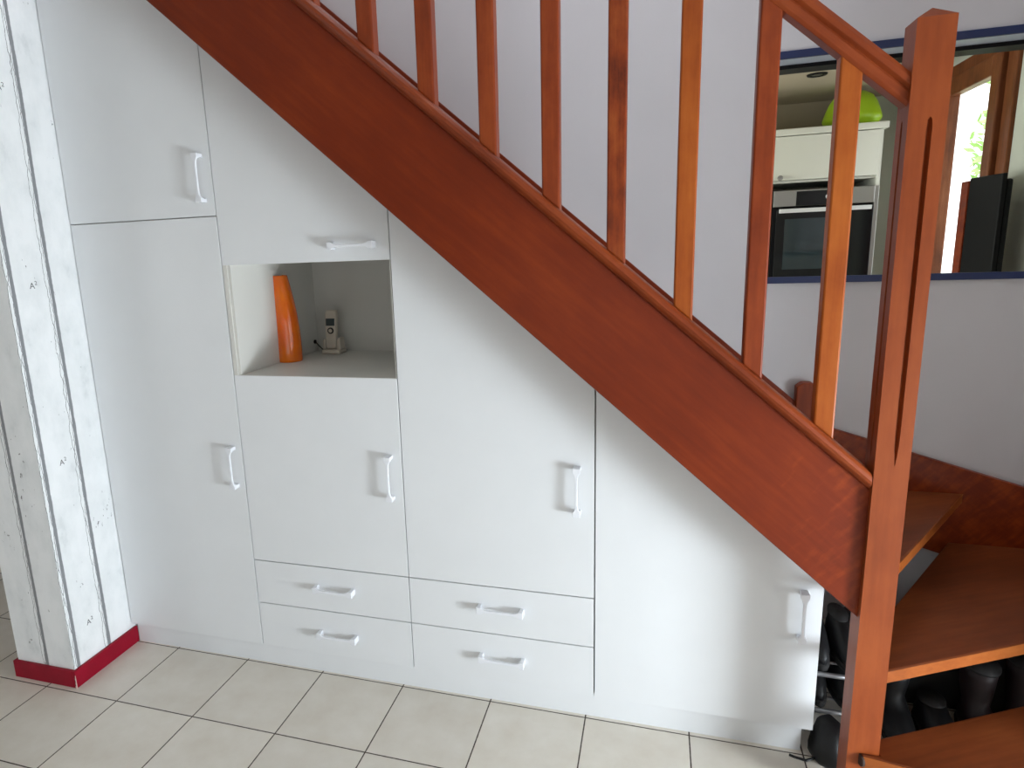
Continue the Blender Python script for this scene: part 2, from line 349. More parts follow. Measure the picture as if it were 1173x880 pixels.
# ------------------------------------------------------------------ kitchen beyond the opening
KX = 3.50
KY = 3.52
struct(MB().box(.4, KX+.2, KY, KY+.1, 0, 2.68).build('wall_kitchen_back', M['kitchen_wall']))
struct(MB().box(.4, 3.20, KY-.008, KY, 0, 2.5).build('wall_kitchen_panel', M['kitchen_taupe']))
struct(MB().box(.4, 3.30, 2.30, KY, 2.5, 2.6).build('ceiling_dark_box', M['kitchen_taupe']))  # added box; its taupe stands in for the dim ceiling over the cabinets
WY0, WY1, WZ0, WZ1 = 2.10, 3.36, 1.05, 2.515
w = MB(); w.box(KX, KX+.2, 1.02, WY0, 0, 2.68); w.box(KX, KX+.2, WY1, KY, 0, 2.68)
w.box(KX, KX+.2, WY0, WY1, 0, WZ0); w.box(KX, KX+.2, WY0, WY1, WZ1, 2.68)
struct(w.build('wall_kitchen_right', M['kitchen_wall']))
struct(MB().box(.3, .4, 1.02, KY, 0, 2.68).build('wall_kitchen_left', M['kitchen_wall']))
struct(MB().box(.3, KX+.2, 1.02, KY+.1, 2.60, 2.68).build('ceiling_kitchen', M['ceiling']))
# window: outer frame, two sashes
win = bpy.data.objects.new('window_1', None); C.objects.link(win); win['kind'] = 'structure'; win.location = (KX, WY0, WZ0); win['_o'] = (KX, WY0, WZ0)
def ring(mb, x0, x1, y0, y1, z0, z1, t):
    mb.box(x0, x1, y0, y0+t, z0, z1); mb.box(x0, x1, y1-t, y1, z0, z1); mb.box(x0, x1, y0+t, y1-t, z1-t, z1); mb.box(x0, x1, y0+t, y1-t, z0, z0+t)
f = MB(); ring(f, KX-.02, KX+.10, WY0-.02, WY1, WZ0, WZ1, .10); f.build('window_frame', M['wood_window'], win, bevel=.006)
YM = 2.90
for a, b2 in ((WY0+.085, YM), (YM, WY1-.09)):
    s = MB(); ring(s, KX-.045, KX+.02, a, b2, WZ0+.07, WZ1-.075, .098)
    sash = s.build('sash', M['wood_window'], win, bevel=.008)
    MB().box(KX-.02, KX-.014, a+.09, b2-.09, WZ0+.16, WZ1-.165).build('pane', M['glass'], sash)
# tall oven housing
oc = thing('oven_cabinet', (2.84, 2.9, 0), 'tall cream kitchen cabinet housing the built-in oven, seen through the opening', 'cabinet')
cx0, cx1, cy = 2.54, 3.168, 2.90
KB = KY-.012
MB().box(cx0, cx0+.018, cy+.02, KB, 0, 2.205).box(cx1-.022, cx1, cy, KB, 0, 2.205).box(cx0+.018, cx1-.022, cy+.02, KB, 1.915, 1.93).box(cx0+.018, cx1-.022, cy+.02, KB, 1.235, 1.25).box(cx0+.018, cx1-.022, KB-.02, KB, 0, 2.205).build('housing', M['kitcab'], oc, bevel=.002)
MB().box(cx0-.01, cx1+.018, cy-.035, KB, 2.205, 2.245).build('cornice', M['kitcab'], oc, bevel=.006)
kd = MB().box(cx0+.003, cx1-.025, cy-.02, cy, 1.93, 2.20).build('door', M['kitcab'], oc, bevel=.003)
kb = MB(); kb.cyl((cx0+.05, cy-.02, 1.945), (cx0+.05, cy-.038, 1.945), .008); kb.cyl((cx0+.05, cy-.036, 1.945), (cx0+.05, cy-.05, 1.945), .017); kb.build('knob', M['steel'], kd, smooth=False, bevel=.002)
MB().box(cx0+.003, cx1-.025, cy-.02, cy, .62, 1.235).build('door', M['kitcab'], oc, bevel=.003)
MB().box(cx0+.003, cx1-.025, cy-.02, cy, .10, .615).build('door', M['kitcab'], oc, bevel=.003)
# the neighbour units run on to the left of the oven, hidden by the wall
nb = thing('kitchen_cabinet', (2.2, 2.9, 0), 'cream tall cabinet to the left of the oven cabinet', 'cabinet')
MB().box(1.90, 2.520, 2.92, KB, 0, 2.245).build('housing', M['kitcab'], nb, bevel=.002)
MB().box(1.903, 2.517, 2.90, 2.919, .1, 2.24).build('door', M['kitcab'], nb, bevel=.003)
# oven
ov = thing('oven', (2.84, 2.88, 1.25), 'built-in oven with black glass door and steel control panel', 'oven')
ox0, ox1 = cx0+.022, cx1-.028
MB().box(ox0, ox1, cy-.005, cy+.5, 1.252, 1.868).build('body', M['black'], ov)
MB().box(ox0, ox1, cy-.026, cy-.005, 1.764, 1.866).build('control_panel', M['steel'], ov, bevel=.003)
dp = MB().box(2.695, 2.955, cy-.029, cy-.026, 1.766, 1.856).build('display', M['blackgloss'], ov, bevel=.001)
MB().cyl((2.88, cy-.029, 1.815), (2.88, cy-.045, 1.815), .017).build('dial', M['steel_bright'], dp, bevel=.002)
MB().box(ox0+.02, ox1-.0, cy-.026, cy-.005, 1.27, 1.742).build('oven_door', M['blackgloss'], ov, bevel=.003)
MB().box(ox1+.0005, ox1+.024, cy-.020, cy-.0, 1.252, 1.866).build('side_trim', M['steel'], ov, bevel=.002)
def tinted():
    m, nt, b = new_mat('oven_window'); b.inputs['Base Color'].default_value = (*srgb(40, 54, 58), 1); b.inputs['Roughness'].default_value = .08; b.inputs['Coat Weight'].default_value = .9
    return m
MB().box(2.635, 2.90, cy-.0275, cy-.026, 1.36, 1.685).build('oven_window', tinted(), ov)
hd = MB(); hd.box(2.592, 3.118, cy-.075, cy-.060, 1.722, 1.748); hd.box(2.60, 2.62, cy-.062, cy-.026, 1.724, 1.746); hd.box(3.09, 3.11, cy-.062, cy-.026, 1.724, 1.746)
hd.build('handle', M['steel_bright'], ov, bevel=.003)
# lime bowl upside down on the cabinet
bw = MB(); rings = []
prof = [(.118, 0), (.142, .016), (.164, .040), (.171, .056), (.166, .075), (.155, .11), (.138, .155), (.112, .195), (.07, .222), (.012, .230)]
for r_, h_ in prof: rings.append([Vector((3.035+r_*math.cos(t), 3.12+r_*math.sin(t), 2.247+h_)) for t in [2*math.pi*i/40 for i in range(40)]])
inner = [[Vector((3.035+(v.x-3.035)*.96, 3.12+(v.y-3.12)*.96, v.z-.004)) for v in r_] for r_ in reversed(rings)]
inner[-1] = [Vector((v.x, v.y, 2.247)) for v in inner[-1]]
bw.loft(rings)
bwo = bw.build('bowl', M['lime'], org=(3.02, 3.12, 2.247), smooth=True)
tag(bwo, 'lime green plastic bowl upside down on top of the oven cabinet', 'bowl')
# recessed spot in kitchen ceiling
sp_ = thing('ceiling_spot', (2.715, 2.605, 2.5), 'round dark recessed spotlight in the kitchen ceiling', 'ceiling light')
rg = MB(); rs = []
for r_, z_ in ((.030, 2.500), (.030, 2.494), (.052, 2.492), (.056, 2.500)): rs.append([(2.715+r_*math.cos(t), 2.605+r_*math.sin(t), z_) for t in [2*math.pi*i/32 for i in range(32)]])
rg.loft(rs, cap=False); rg.build('bezel', M['black'], sp_, smooth=True)
MB().cyl((2.715, 2.605, 2.4995), (2.715, 2.605, 2.496), .030, 24).build('lamp_face', M['steel'], sp_)
# worktop run under the window with a dark flat screen and a brown board
ct = thing('kitchen_counter', (3.2, 1.9, 0), 'kitchen counter under the window behind the wall opening', 'counter')
MB().box(2.95, KX-.012, 1.10, 2.86, .86, .90).build('worktop', M['wood_window'], ct, bevel=.003)
MB().box(2.98, KX-.012, 1.10, 2.86, 0, .86).build('base_unit', M['kitcab'], ct)
tv = thing('screen', (3.40, 1.95, .90), 'black flat screen standing beside the kitchen window', 'screen')
s = MB(); s.xy([(3.335, 2.06), (3.365, 1.80), (3.385, 1.80), (3.357, 2.06)], 1.0, 1.825); s.build('panel', M['black'], tv, bevel=.004)
s = MB(); s.xy([(3.33, 2.06), (3.336, 2.0), (3.34, 2.0), (3.334, 2.06)], 1.0, 1.825)
MB().xy([(3.357, 2.055), (3.387, 1.80), (3.417, 1.815), (3.40, 2.04)], 1.03, 1.80).build('rear_housing', M['black'], tv, bevel=.01)
MB().box(3.31, 3.44, 1.84, 2.02, .90, .915).box(3.37, 3.40, 1.90, 1.96, .915, 1.05).build('stand', M['black'], tv, bevel=.003)
MB().xy([(3.345, 2.185), (3.338, 2.085), (3.352, 2.084), (3.36, 2.184)], .90, 1.815).build('chopping_board', M['wood_slope'], bevel=.004)
tag(bpy.data.objects['chopping_board'], 'reddish-brown wooden board upright between the black screen and the window', 'board')
# greenery outside
struct(MB().box(3.75, 10, 3.7, 14, -.14, -.09).build('ground', M['leaf']))
tr = thing('tree', (6.05, 7.0, -.09), 'bright green leafy tree outside the kitchen window', 'tree')
MB().cyl((6.05, 7.0, -.09), (6.05, 7.0, 2.4), .11, 12, .06).build('trunk', M['bark'], tr)
lf = MB()
for i in range(2600):
    t = random.random()*math.tau; h = random.uniform(-1, 1); rr = (1-h*h)**.5*random.uniform(.3, 1)**.5
    c = Vector((6.05+rr*math.cos(t)*.85, 7.0+rr*math.sin(t)*.95, 2.6+h*1.25))
    a = Vector((random.gauss(0,1), random.gauss(0,1), random.gauss(0,1))).normalized(); b2 = a.orthogonal().normalized(); sz = random.uniform(.05, .09)
    vs = [lf.bm.verts.new(p) for p in (c-a*sz, c+b2*sz*.5, c+a*sz, c-b2*sz*.5)]; lf.bm.faces.new(vs)
lfo = lf.build('foliage', M['leaf'], tr)

# ------------------------------------------------------------------ handles
def handle_mesh():
    mb = MB()
    prof = [(-.080, .0125), (-.066, .0125), (-.057, .0065), (-.045, .0042), (0, .0038), (.045, .0042), (.057, .0065), (.066, .0125), (.080, .0125)]
    mb.loft([[(-w_, -.032, z), (w_, -.032, z), (w_, -.0235, z), (-w_, -.0235, z)] for z, w_ in prof])
    for sgn in (-1, 1):
        mb.loft([[(-.0115, y, sgn*.0795), (.0115, y, sgn*.0795), (.0115, y, sgn*(.0795-t)), (-.0115, y, sgn*(.0795-t))] for y, t in ((-.026, .018), (-.012, .012), (-.0002, .014))])
    bm = mb.bm; bmesh.ops.recalc_face_normals(bm, faces=bm.faces)
    me = bpy.data.meshes.new('handle'); bm.to_mesh(me); bm.free(); me.materials.append(M['handle'])
    return me
HM = handle_mesh()
def handle(parent, x, z, horizontal=False):
    o = bpy.data.objects.new('handle', HM); C.objects.link(o); o.parent = parent
    o.location = Vector((x, 0, z)) - Vector(parent['_o'])
    if horizontal: o.rotation_euler = (0, math.pi/2, 0)
    md = o.modifiers.new('bevel', 'BEVEL'); md.width = .0015; md.segments = 2
    return o

# ------------------------------------------------------------------ cabinets
XA, XB, XC, XD, XE = -.2454, .3916, 1.0213, 1.6645, 2.3215
G = .0016
TOPC = 2.612
zd = lambda x: min(TOPC, 2.650-SL*x)      # upper edge of door panels under the stringer
zc = lambda x: min(TOPC, 2.590-SL*x)      # upper edge of carcass boards
def slope_top(x0, x1, z0, fn, lim):
    """polygon x0..x1 from z0 up to the sloping line fn"""
    pts = [(x0, z0), (x1, z0), (x1, fn(x1))]
    xk = (lim-TOPC)/SL
    if x0 < xk < x1: pts.append((xk, TOPC))
    pts.append((x0, fn(x0)))
    return pts
def panel(name, pts, parent): return MB().xz(pts, 0, .0185).build(name, M['cab'], parent, bevel=.0008, seg=1)
def rect(x0, x1, z0, z1): return [(x0, z0), (x1, z0), (x1, z1), (x0, z1)]
def carcass(x0, x1, parent, extra=()):
    t = .018; mb = MB(); y0, y1 = .0195, .60
    mb.xz([(x0, .09), (x0+t, .09), (x0+t, zc(x0+t)), (x0, zc(x0))], y0, y1)
    mb.xz([(x1-t, .09), (x1, .09), (x1, zc(x1)), (x1-t, zc(x1-t))], y0, y1)
    mb.xz([(x0+t, .09), (x1-t, .09), (x1-t, .108), (x0+t, .108)], y0, y1)
    a, b2 = x0+t, x1-t
    top = slope_top(a, b2, 0, zc, 2.590)[2:]          # along the top, right to left
    mb.xz([(p[0], p[1]-.02) for p in reversed(top)] + top, y0, y1)
    mb.xz([(p[0], p[1]-.02) for p in reversed(top)][::-1] + [(a, .108), (b2, .108)], y1-.01, y1)
    for e in extra: mb.box(*e)
    return mb.build('carcass', M['carcass'], parent)
ca = thing('under_stair_cabinet', ((XA+XB)/2, 0, .09), 'white full-height cabinet unit beside the plank-papered pier, two doors one above the other', 'cabinet', 'white cabinets under the stairs')
carcass(XA+.001, XB-.001, ca, [(XA+.019, XB-.019, .0195, .58, 1.71, 1.728)])
d = panel('door', slope_top(XA+.002, XB-G, 1.7222, zd, 2.650), ca); handle(d, .350, 1.846)
d = panel('door', rect(XA+.002, XB-G, .092, 1.7188), ca); handle(d, .3535, .820)

cb = thing('under_stair_cabinet', ((XB+XC)/2, 0, .09), 'white cabinet unit with an open niche below a slanted flap, plus door and two drawers', 'cabinet', 'white cabinets under the stairs')
NZ0, NZ1 = 1.167, 1.5535
t = .018; mb = MB(); y0, y1 = .0195, .60; a, b2 = XB+.001, XC-.001
mb.xz([(a, .09), (a+t, .09), (a+t, zc(a+t)), (a, zc(a))], y0, y1); t2 = .0025; mb.xz([(b2-t2, .09), (b2, .09), (b2, zc(b2)), (b2-t2, zc(b2-t2))], y0, y1)
mb.box(a+t, b2-t, y0, y1, .09, .108); mb.box(a+t, b2-t, y0, y1, .44, .458); mb.box(a+t, b2-t, .59, .60, .108, zc(b2)-.03)
mb.xz([(a+t, zc(a+t)-.02), (b2-t, zc(b2-t)-.02), (b2-t, zc(b2-t)), (a+t, zc(a+t))], y0, y1)
mb.build('carcass', M['carcass'], cb)
n = MB()                                        # lining boards of the niche, flush with the doors
n.box(XB+.0195, XB+.030, .004, .575, NZ0, NZ1); n.box(XC-.0060, XC-.0022, .004, .575, NZ0, NZ1)
n.box(XB+.0022, XB+.0192, 0, .0194, NZ0-.0012, NZ1); 
n.box(XB+.0195, XC-.0062, .001, .575, NZ0-.018, NZ0-.0002); n.box(XB+.0195, XC-.0062, .020, .575, NZ1+.0002, NZ1+.018)
n.box(XB+.0195, XC-.0062, .5755, .589, NZ0-.018, NZ1+.018)
n.build('niche', M['carcass'], cb, bevel=.0006, seg=1)
d = panel('flap_door', slope_top(XB+G, XC-G, NZ1, zd, 2.650), cb); handle(d, .895, 1.603, True)
d = panel('door', rect(XB+G, XC-G, .4518, NZ0-.0015), cb); handle(d, .977, .820)
d = panel('drawer', rect(XB+G, XC-G, .2743, .4484), cb); handle(d, .728, .368, True)
d = panel('drawer', rect(XB+G, XC-G, .092, .2713), cb); handle(d, .728, .180, True)

cc = thing('under_stair_cabinet', ((XC+XD)/2, 0, .09), 'white cabinet unit with one tall slanting-topped door over two wide drawers', 'cabinet', 'white cabinets under the stairs')
carcass(XC+.001, XD-.001, cc, [(XC+.019, XD-.019, .0195, .58, .44, .458)])
d = panel('door', slope_top(XC+G, XD-.0022, .4518, zd, 2.650), cc); handle(d, 1.610, .820)
d = panel('drawer', rect(XC+G, XD-.0022, .2743, .4484), cc); handle(d, 1.353, .372, True)
d = panel('drawer', rect(XC+G, XD-.0022, .092, .2713), cc); handle(d, 1.353, .184, True)

cd = thing('under_stair_cabinet', ((XD+XE)/2, 0, .09), 'white low cabinet unit beside the newel post, single slanting-topped door', 'cabinet', 'white cabinets under the stairs')
carcass(XD+.001, 2.302, cd)
d = panel('door', slope_top(XD+.0022, XE, .092, zd, 2.650), cd); handle(d, 2.268, .478)
pl = MB().box(-.2337, 2.296, .020, .036, 0, .0895).box(2.28, 2.296, .036, .6, 0, .0895).build('plinth', M['cab'], org=(1, .02, 0))
tag(pl, 'long white plinth board running along the floor under all the cabinets', 'plinth')

# ------------------------------------------------------------------ staircase
st = thing('staircase', (2.397, -.16, 0), 'reddish-brown wooden quarter-turn staircase with balusters and open winder treads', 'staircase')
SY0, SY1 = -.180, -.143
NX0, NX1, NY0, NY1 = 2.3590, 2.4345, -.200, -.1245
XT = -.20
zb = lambda x: 2.656-SL*x
zt = lambda x: 3.014-SL*x
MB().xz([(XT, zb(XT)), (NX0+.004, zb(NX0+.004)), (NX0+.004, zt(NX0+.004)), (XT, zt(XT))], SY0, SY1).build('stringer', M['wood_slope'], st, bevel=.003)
# moulded cap along the stringer
nrm = Vector((SL, 0, 1)).normalized(); h0 = 3.012; h1 = 3.060
cosA = 1/math.sqrt(1+SL*SL)
def sweep(prof, xa, xb, base, name, mat, bevel=0):
    """prof = (y, vertical offset above the slope line base)"""
    mb = MB(); mb.loft([[(x, y, base+v-SL*x) for y, v in prof] for x in (xa, xb)]); return mb.build(name, mat, st, bevel=bevel)
capprof = [(-.120, 0), (-.120, .043), (-.126, .047), (-.188, .047), (-.196, .044), (-.203, .036), (-.206, .026), (-.203, .016), (-.196, .008), (-.189, .004), (-.180, .000)]
sweep(capprof, XT, NX0-.0035, 3.012, 'stringer_cap', M['wood_cap'])
# handrail
hy = -.162
rail = [(hy-.020, 0), (hy-.026, .010), (hy-.026, .030), (hy-.022, .036), (hy-.032, .044), (hy-.033, .058), (hy-.025, .072), (hy-.010, .077), (hy+.010, .077), (hy+.025, .072), (hy+.033, .058), (hy+.032, .044), (hy+.022, .036), (hy+.026, .030), (hy+.026, .010), (hy+.020, 0)]
sweep(rail, .35, NX0+.002, 3.920, 'handrail', M['wood_cap'], bevel=.0015)
# balusters
bx = [.866, 1.035, 1.203, 1.371, 1.538, 1.706, 1.877, 2.049, 2.2215]
btone = {1.877: 'wood_amber', 2.2215: 'wood_amber', 1.706: 'wood_dapple'}
for x in bx:
    m_ = MB(); z = lambda q: 3.058-SL*q
    x1 = x+.0470
    m_.xz([(x, z(x)), (x1, z(x1)), (x1, 3.924-SL*x1), (x, 3.924-SL*x)], -.1820, -.1390)
    m_.build('baluster', M[btone.get(x, 'wood_up')], st, bevel=.0045, seg=2)
# newel post with two long flutes
def newel():
    mb = MB(); bm = mb.bm
    zt_, za = 2.028, 2.054; cx, cyy = (NX0+NX1)/2, (NY0+NY1)/2
    mb.poly([(NX0, NY0, 0), (NX1, NY0, 0), (NX1, NY1, 0), (NX0, NY1, 0)], (0, 0, zt_))
    bm.faces.ensure_lookup_table()
    top = [f for f in bm.faces if all(abs(v.co.z-zt_) < 1e-5 for v in f.verts)][0]
    r = bmesh.ops.poke(bm, faces=[top]); r['verts'][0].co.z = za
    o = mb.build('newel_post', M['wood_newel'], st, bevel=.003)
    # flutes cut with a boolean, then applied into the mesh
    cut = MB()
    def flute(cx_, cy_, axis):
        n = 14; z0, z1, hw, dp_ = 1.014, 1.824, .0055, .014
        rings = []
        for z_, k in ((z0, .05), (z0+.02, .45), (z0+.045, .8), (z0+.08, 1), (z1-.02, 1), (z1-.006, .75), (z1, .05)):
            rr = []
            for i in range(n):
                t_ = math.tau*i/n
                u, v = hw*k*math.cos(t_), dp_*k*math.sin(t_)
                rr.append((cx_+u, cy_+v, z_) if axis == 'y' else (cx_+v, cy_+u, z_))
            rings.append(rr)
        cut.loft(rings)
    flute(cx+.005, NY0, 'y'); flute(NX0, cyy, 'x')
    co = cut.build('flute_cutter', M['wood_up'], st)
    md = o.modifiers.new('flute', 'BOOLEAN'); md.operation = 'DIFFERENCE'; md.object = co; md.solver = 'EXACT'
    o.modifiers.move(1, 0)
    bpy.context.view_layer.update()
    dg = bpy.context.evaluated_depsgraph_get(); me = bpy.data.meshes.new_from_object(o.evaluated_get(dg))
    o.modifiers.clear(); o.data = me
    bpy.data.objects.remove(co)
newel()
# straight treads
def tread_poly(k):
    return 2.93-0, 0
for k in range(5, 14):
    z1 = RISE*k; xn = (2.94-z1)/SL
    xb = max(xn-.258, XT)
    MB().box(xb, xn, SY1-.008, .806, z1-.036, z1).build('tread', M['wood_tread'], st, bevel=.006)
# winders (noses radiate from the newel)
WY = .806; WXR = 3.297
def winder(k, pts, z1, nose):
    o = MB().xy(pts, z1-.038, z1).build('tread', M['wood_tread'], st, bevel=.005)
    (ax, ay), (bx_, by_) = nose                                    # front edge in a lighter wood colour, standing in for the lit nose
    d_ = Vector((bx_-ax, by_-ay, 0)).normalized(); n_ = Vector((d_.y, -d_.x, 0))
    p = [Vector((ax, ay, z1-.0362)), Vector((bx_, by_, z1-.0362))]
    q = [v+n_*.0012 for v in p]
    mb = MB(); mb.poly([p[0], p[1], q[1], q[0]], (0, 0, .0345)); mb.build('nosing', M['wood_nose_lit'], o)
L2 = lambda x: -.1134+.5623*(x-2.4636)
L3 = lambda x: .169+1.612*(x-2.5657)
Y1R = -.2115-.17*(WXR-2.392)
winder(1, [(2.392, -.2115), (WXR, Y1R), (WXR, L2(WXR)-.012), (NX1, L2(NX1)-.012), (NX1, NY0), (2.392, NY0)], RISE, ((2.395, -.2120), (WXR, Y1R)))
x3w = 2.5657+(WY-.169)/1.612
winder(2, [(NX1, L2(NX1)), (WXR, L2(WXR)), (WXR, WY), (x3w-.030, WY), (NX1, L3(NX1)+.048)], 2*RISE, ((NX1, L2(NX1)), (WXR, L2(WXR))))
winder(3, [(NX1, L3(NX1)), (x3w, WY), (2.42, WY), (2.386, NY1), (NX1, NY1)], 3*RISE, ((NX1, L3(NX1)), (x3w-.002, WY-.0015)))
MB().xy([(2.385, NY1), (2.43, WY), (2.172, WY), (2.172, SY1-.008), (2.36, SY1-.008), (2.36, NY1)], 4*RISE-.036, 4*RISE).build('tread', M['wood_tread'], st, bevel=.006)
# end grain knob at the left end of the first nosing
MB().cyl((2.3945, -.2045, RISE-.019), (2.3885, -.2060, RISE-.019), .0165, 16).build('end_grain', M['knot'], st, bevel=.001)
# wall strings and the little post
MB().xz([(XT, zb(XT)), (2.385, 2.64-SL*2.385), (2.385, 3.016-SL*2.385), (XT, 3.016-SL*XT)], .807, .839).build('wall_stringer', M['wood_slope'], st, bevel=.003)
zs_ = lambda x: .8314-.307*(x-2.5102)
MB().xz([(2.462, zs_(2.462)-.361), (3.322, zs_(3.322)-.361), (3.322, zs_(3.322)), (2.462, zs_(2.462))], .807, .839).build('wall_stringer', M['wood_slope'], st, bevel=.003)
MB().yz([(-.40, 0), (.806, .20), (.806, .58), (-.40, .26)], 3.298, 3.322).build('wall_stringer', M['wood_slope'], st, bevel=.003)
cp = MB(); px0, px1, py0, py1 = 2.368, 2.442, .790, .839
cp.xz([(px0, .40), (px1, .40), (px1, 1.0), (px0+.055, 1.016), (px0+.02, 1.016), (px0, 1.0)], py0, py1); cp.build('wall_post', M['wood_up'], st, bevel=.004)

# ------------------------------------------------------------------ niche contents
vs_ = MB(); rings = []; N = 40; H = .337
for i in range(N+1):
    s = i/N; r_ = .0485*(1-s)+.0335*s + .003*math.sin(math.pi*s)
    cxv = .441 - .020*s**1.6 + .006*math.sin(math.pi*s); 
    rr = []
    for j in range(36):
        t_ = math.tau*j/36
        z_ = NZ0 + H*s + 0*s
        rr.append((cxv+.004+r_*math.cos(t_), .30+r_*math.sin(t_), z_))
    rings.append(rr)
inner = []
for i in range(N, 1, -1):
    s = i/N; cr = rings[i]; c0 = sum((Vector(p) for p in cr), Vector())/36
    inner.append([tuple(c0+(Vector(p)-c0)*.91) for p in cr])
vs_.loft(rings+inner)
vo = vs_.build('vase', M['amber'], org=(.445, .30, NZ0), smooth=True)
tag(vo, 'tall curved orange glass vase in the open niche', 'vase')
ph = thing('cordless_phone', (.54, .49, NZ0), 'small ivory cordless phone upright in its charging cradle in the niche', 'phone')
PC, PYY = .538, .492
cr = MB(); cr.box(PC-.040, PC+.046, PYY-.036, PYY+.035, NZ0+.0003, NZ0+.020)
cr.build('cradle', M['phone'], ph, bevel=.008, seg=3)
MB().xz([(PC-.040, NZ0+.019), (PC-.024, NZ0+.019), (PC-.026, NZ0+.064), (PC-.036, NZ0+.060)], PYY-.022, PYY+.022).build('cradle_arm', M['phone'], ph, bevel=.004)
MB().xz([(PC+.026, NZ0+.019), (PC+.045, NZ0+.019), (PC+.043, NZ0+.070), (PC+.030, NZ0+.064)], PYY-.022, PYY+.022).build('cradle_arm', M['phone'], ph, bevel=.004)
hs = MB(); hs.loft([[(PC+dx+(w_ if sx > 0 else -w_), y_+(0.0 if sy < 0 else .024), NZ0+z_) for sx, sy in ((-1,-1),(1,-1),(1,1),(-1,1))] for z_, w_, y_, dx in ((.022, .022, PYY-.022, 0), (.06, .0235, PYY-.020, 0), (.12, .0255, PYY-.014, 0), (.165, .026, PYY-.008, 0), (.182, .022, PYY-.005, 0))])
hso = hs.build('handset', M['phone'], ph, bevel=.005, seg=3)
sc = MB(); sc.loft([[(PC-.020, PYY-.0150+.0005, NZ0+.118), (PC+.020, PYY-.0150+.0005, NZ0+.118), (PC+.020, PYY-.010, NZ0+.118), (PC-.020, PYY-.010, NZ0+.118)], [(PC-.020, PYY-.0115+.0005, NZ0+.148), (PC+.020, PYY-.0115+.0005, NZ0+.148), (PC+.020, PYY-.008, NZ0+.148), (PC-.020, PYY-.008, NZ0+.148)]])
sc.build('screen', M['phone_screen'], hso)
nv = MB(); nv.cyl((PC+.002, PYY-.0135, NZ0+.098), (PC+.002, PYY-.0200, NZ0+.0975), .0135, 24); nv.build('navigation_key', M['darkgrey'], hso)
MB().cyl((PC+.002, PYY-.0195, NZ0+.098), (PC+.002, PYY-.0212, NZ0+.0978), .008, 20).build('navigation_key', M['phone'], hso)
kx = MB()
for r0 in range(4):
    for c0 in range(3): kx.box(PC-.015+c0*.012, PC-.009+c0*.012, PYY-.0215+.0, PYY-.015, NZ0+.044+r0*.010, NZ0+.049+r0*.010)
kx.build('keypad', M['phone'], hso, bevel=.001)
plug = thing('phone_plug', (.425, .57, 1.205), 'small black cable plug at the back left corner of the niche', 'plug')
MB().cyl((.4275, .545, 1.208), (.4217, .545, 1.208), .0085, 16).build('socket_plate', M['black'], plug)
cu = MB(); pts = [Vector((.428, .545, 1.206)), Vector((.440, .548, 1.190)), Vector((.455, .552, 1.174)), Vector((.480, .552, 1.1705)), Vector((.505, .545, 1.1705))]
for a_, b_ in zip(pts, pts[1:]): cu.cyl(a_, b_, .0022, 8)
cu.build('cable', M['black'], plug)

# ------------------------------------------------------------------ things under the stairs
rk = thing('shoe_rack', (2.412, .26, 0), 'narrow grey metal two-tier shoe rack standing between the cabinet side and the newel post', 'shoe rack')
for xx in (2.325, 2.492):
    f_ = MB()
    pts = [(xx, .12, 0), (xx, .12, .26), (xx, .40, .26), (xx, .40, 0)]
    def tube(mb, pts, r):
        P_ = [Vector(p) for p in pts]; rg_ = []
        for i_, p in enumerate(P_):
            d0 = (P_[min(i_+1, len(P_)-1)]-P_[max(i_-1, 0)]).normalized(); a = Vector((1, 0, 0)); b_ = d0.cross(a).normalized()
            rg_.append([p+(a*math.cos(math.tau*k/10)+b_*math.sin(math.tau*k/10))*r for k in range(10)])
        mb.loft(rg_)
    tube(f_, pts, .006); f_.build('side_frame', M['rack'], rk)
for zz in (.080, .210):
    for yy in (.12, .19, .26, .33, .40):
        MB().cyl((2.325, yy, zz), (2.492, yy, zz), .005 if yy > .12 else .008, 10).build('rail', M['rack'], rk, smooth=True)
sbx = thing('storage_box', (2.93, .55, 0), 'dark grey storage box on the floor under the second stair tread', 'box')
MB().box(2.54, 3.20, .335, .56, 0, .19).build('body', M['darkgrey'], sbx, bevel=.012)
MB().box(2.532, 3.208, .327, .568, .182, .215).build('lid', M['darkgrey'], sbx, bevel=.006)
def shoe(x, y, z, rot, mat, label, tall=0, L=.28, wide=1):
    root = thing('boot' if tall > .04 else 'shoe', (x, y, z), label, 'boot' if tall > .04 else 'shoe', 'dark shoes under the stairs')
    root.rotation_euler = (0, 0, rot); root.scale = (wide, 1, 1)
    root['_o'] = (0, 0, 0)
    def oval(c, a_, b_, zz, n=20): return [(a_*math.cos(math.tau*i/n)*(1.0), c+b_*math.sin(math.tau*i/n), zz) for i in range(n)]
    MB().loft([oval(0, .046, L/2, 0), oval(0, .048, L/2+.003, .012), oval(0, .046, L/2, .022)]).build('sole', M['sole'], root, smooth=True)
    u = MB(); prof = [(0, .045, L/2-.004, .022), (.002, .046, L/2-.006, .045), (.012, .042, L/2-.028, .065), (.035, .038, L/2-.062, .085), (.055, .034, L/2-.085, .105)]
    if tall: prof += [(.06, .040, .058, .15), (.06, .044, .062, .15+tall*.6), (.06, .047, .066, .15+tall)]
    u.loft([oval(*p) for p in prof]); top = prof[-1]
    u.build('upper', mat, root, smooth=True)
    cl_ = MB(); cl_.loft([oval(top[0], top[1]+.003, top[2]+.003, top[3]-.006), oval(top[0], top[1]+.004, top[2]+.004, top[3]+.004)]); cl_.build('collar', M['darkgrey'], root, smooth=True)
    return root
shoe(2.370, .265, .2155, 0, M['shoe'], 'black shoe on the upper tier of the rack, nearest the white door edge', wide=.78)
shoe(2.448, .265, .2155, 0, M['shoe'], 'black shoe on the upper tier of the rack, just behind the newel post', wide=.78)
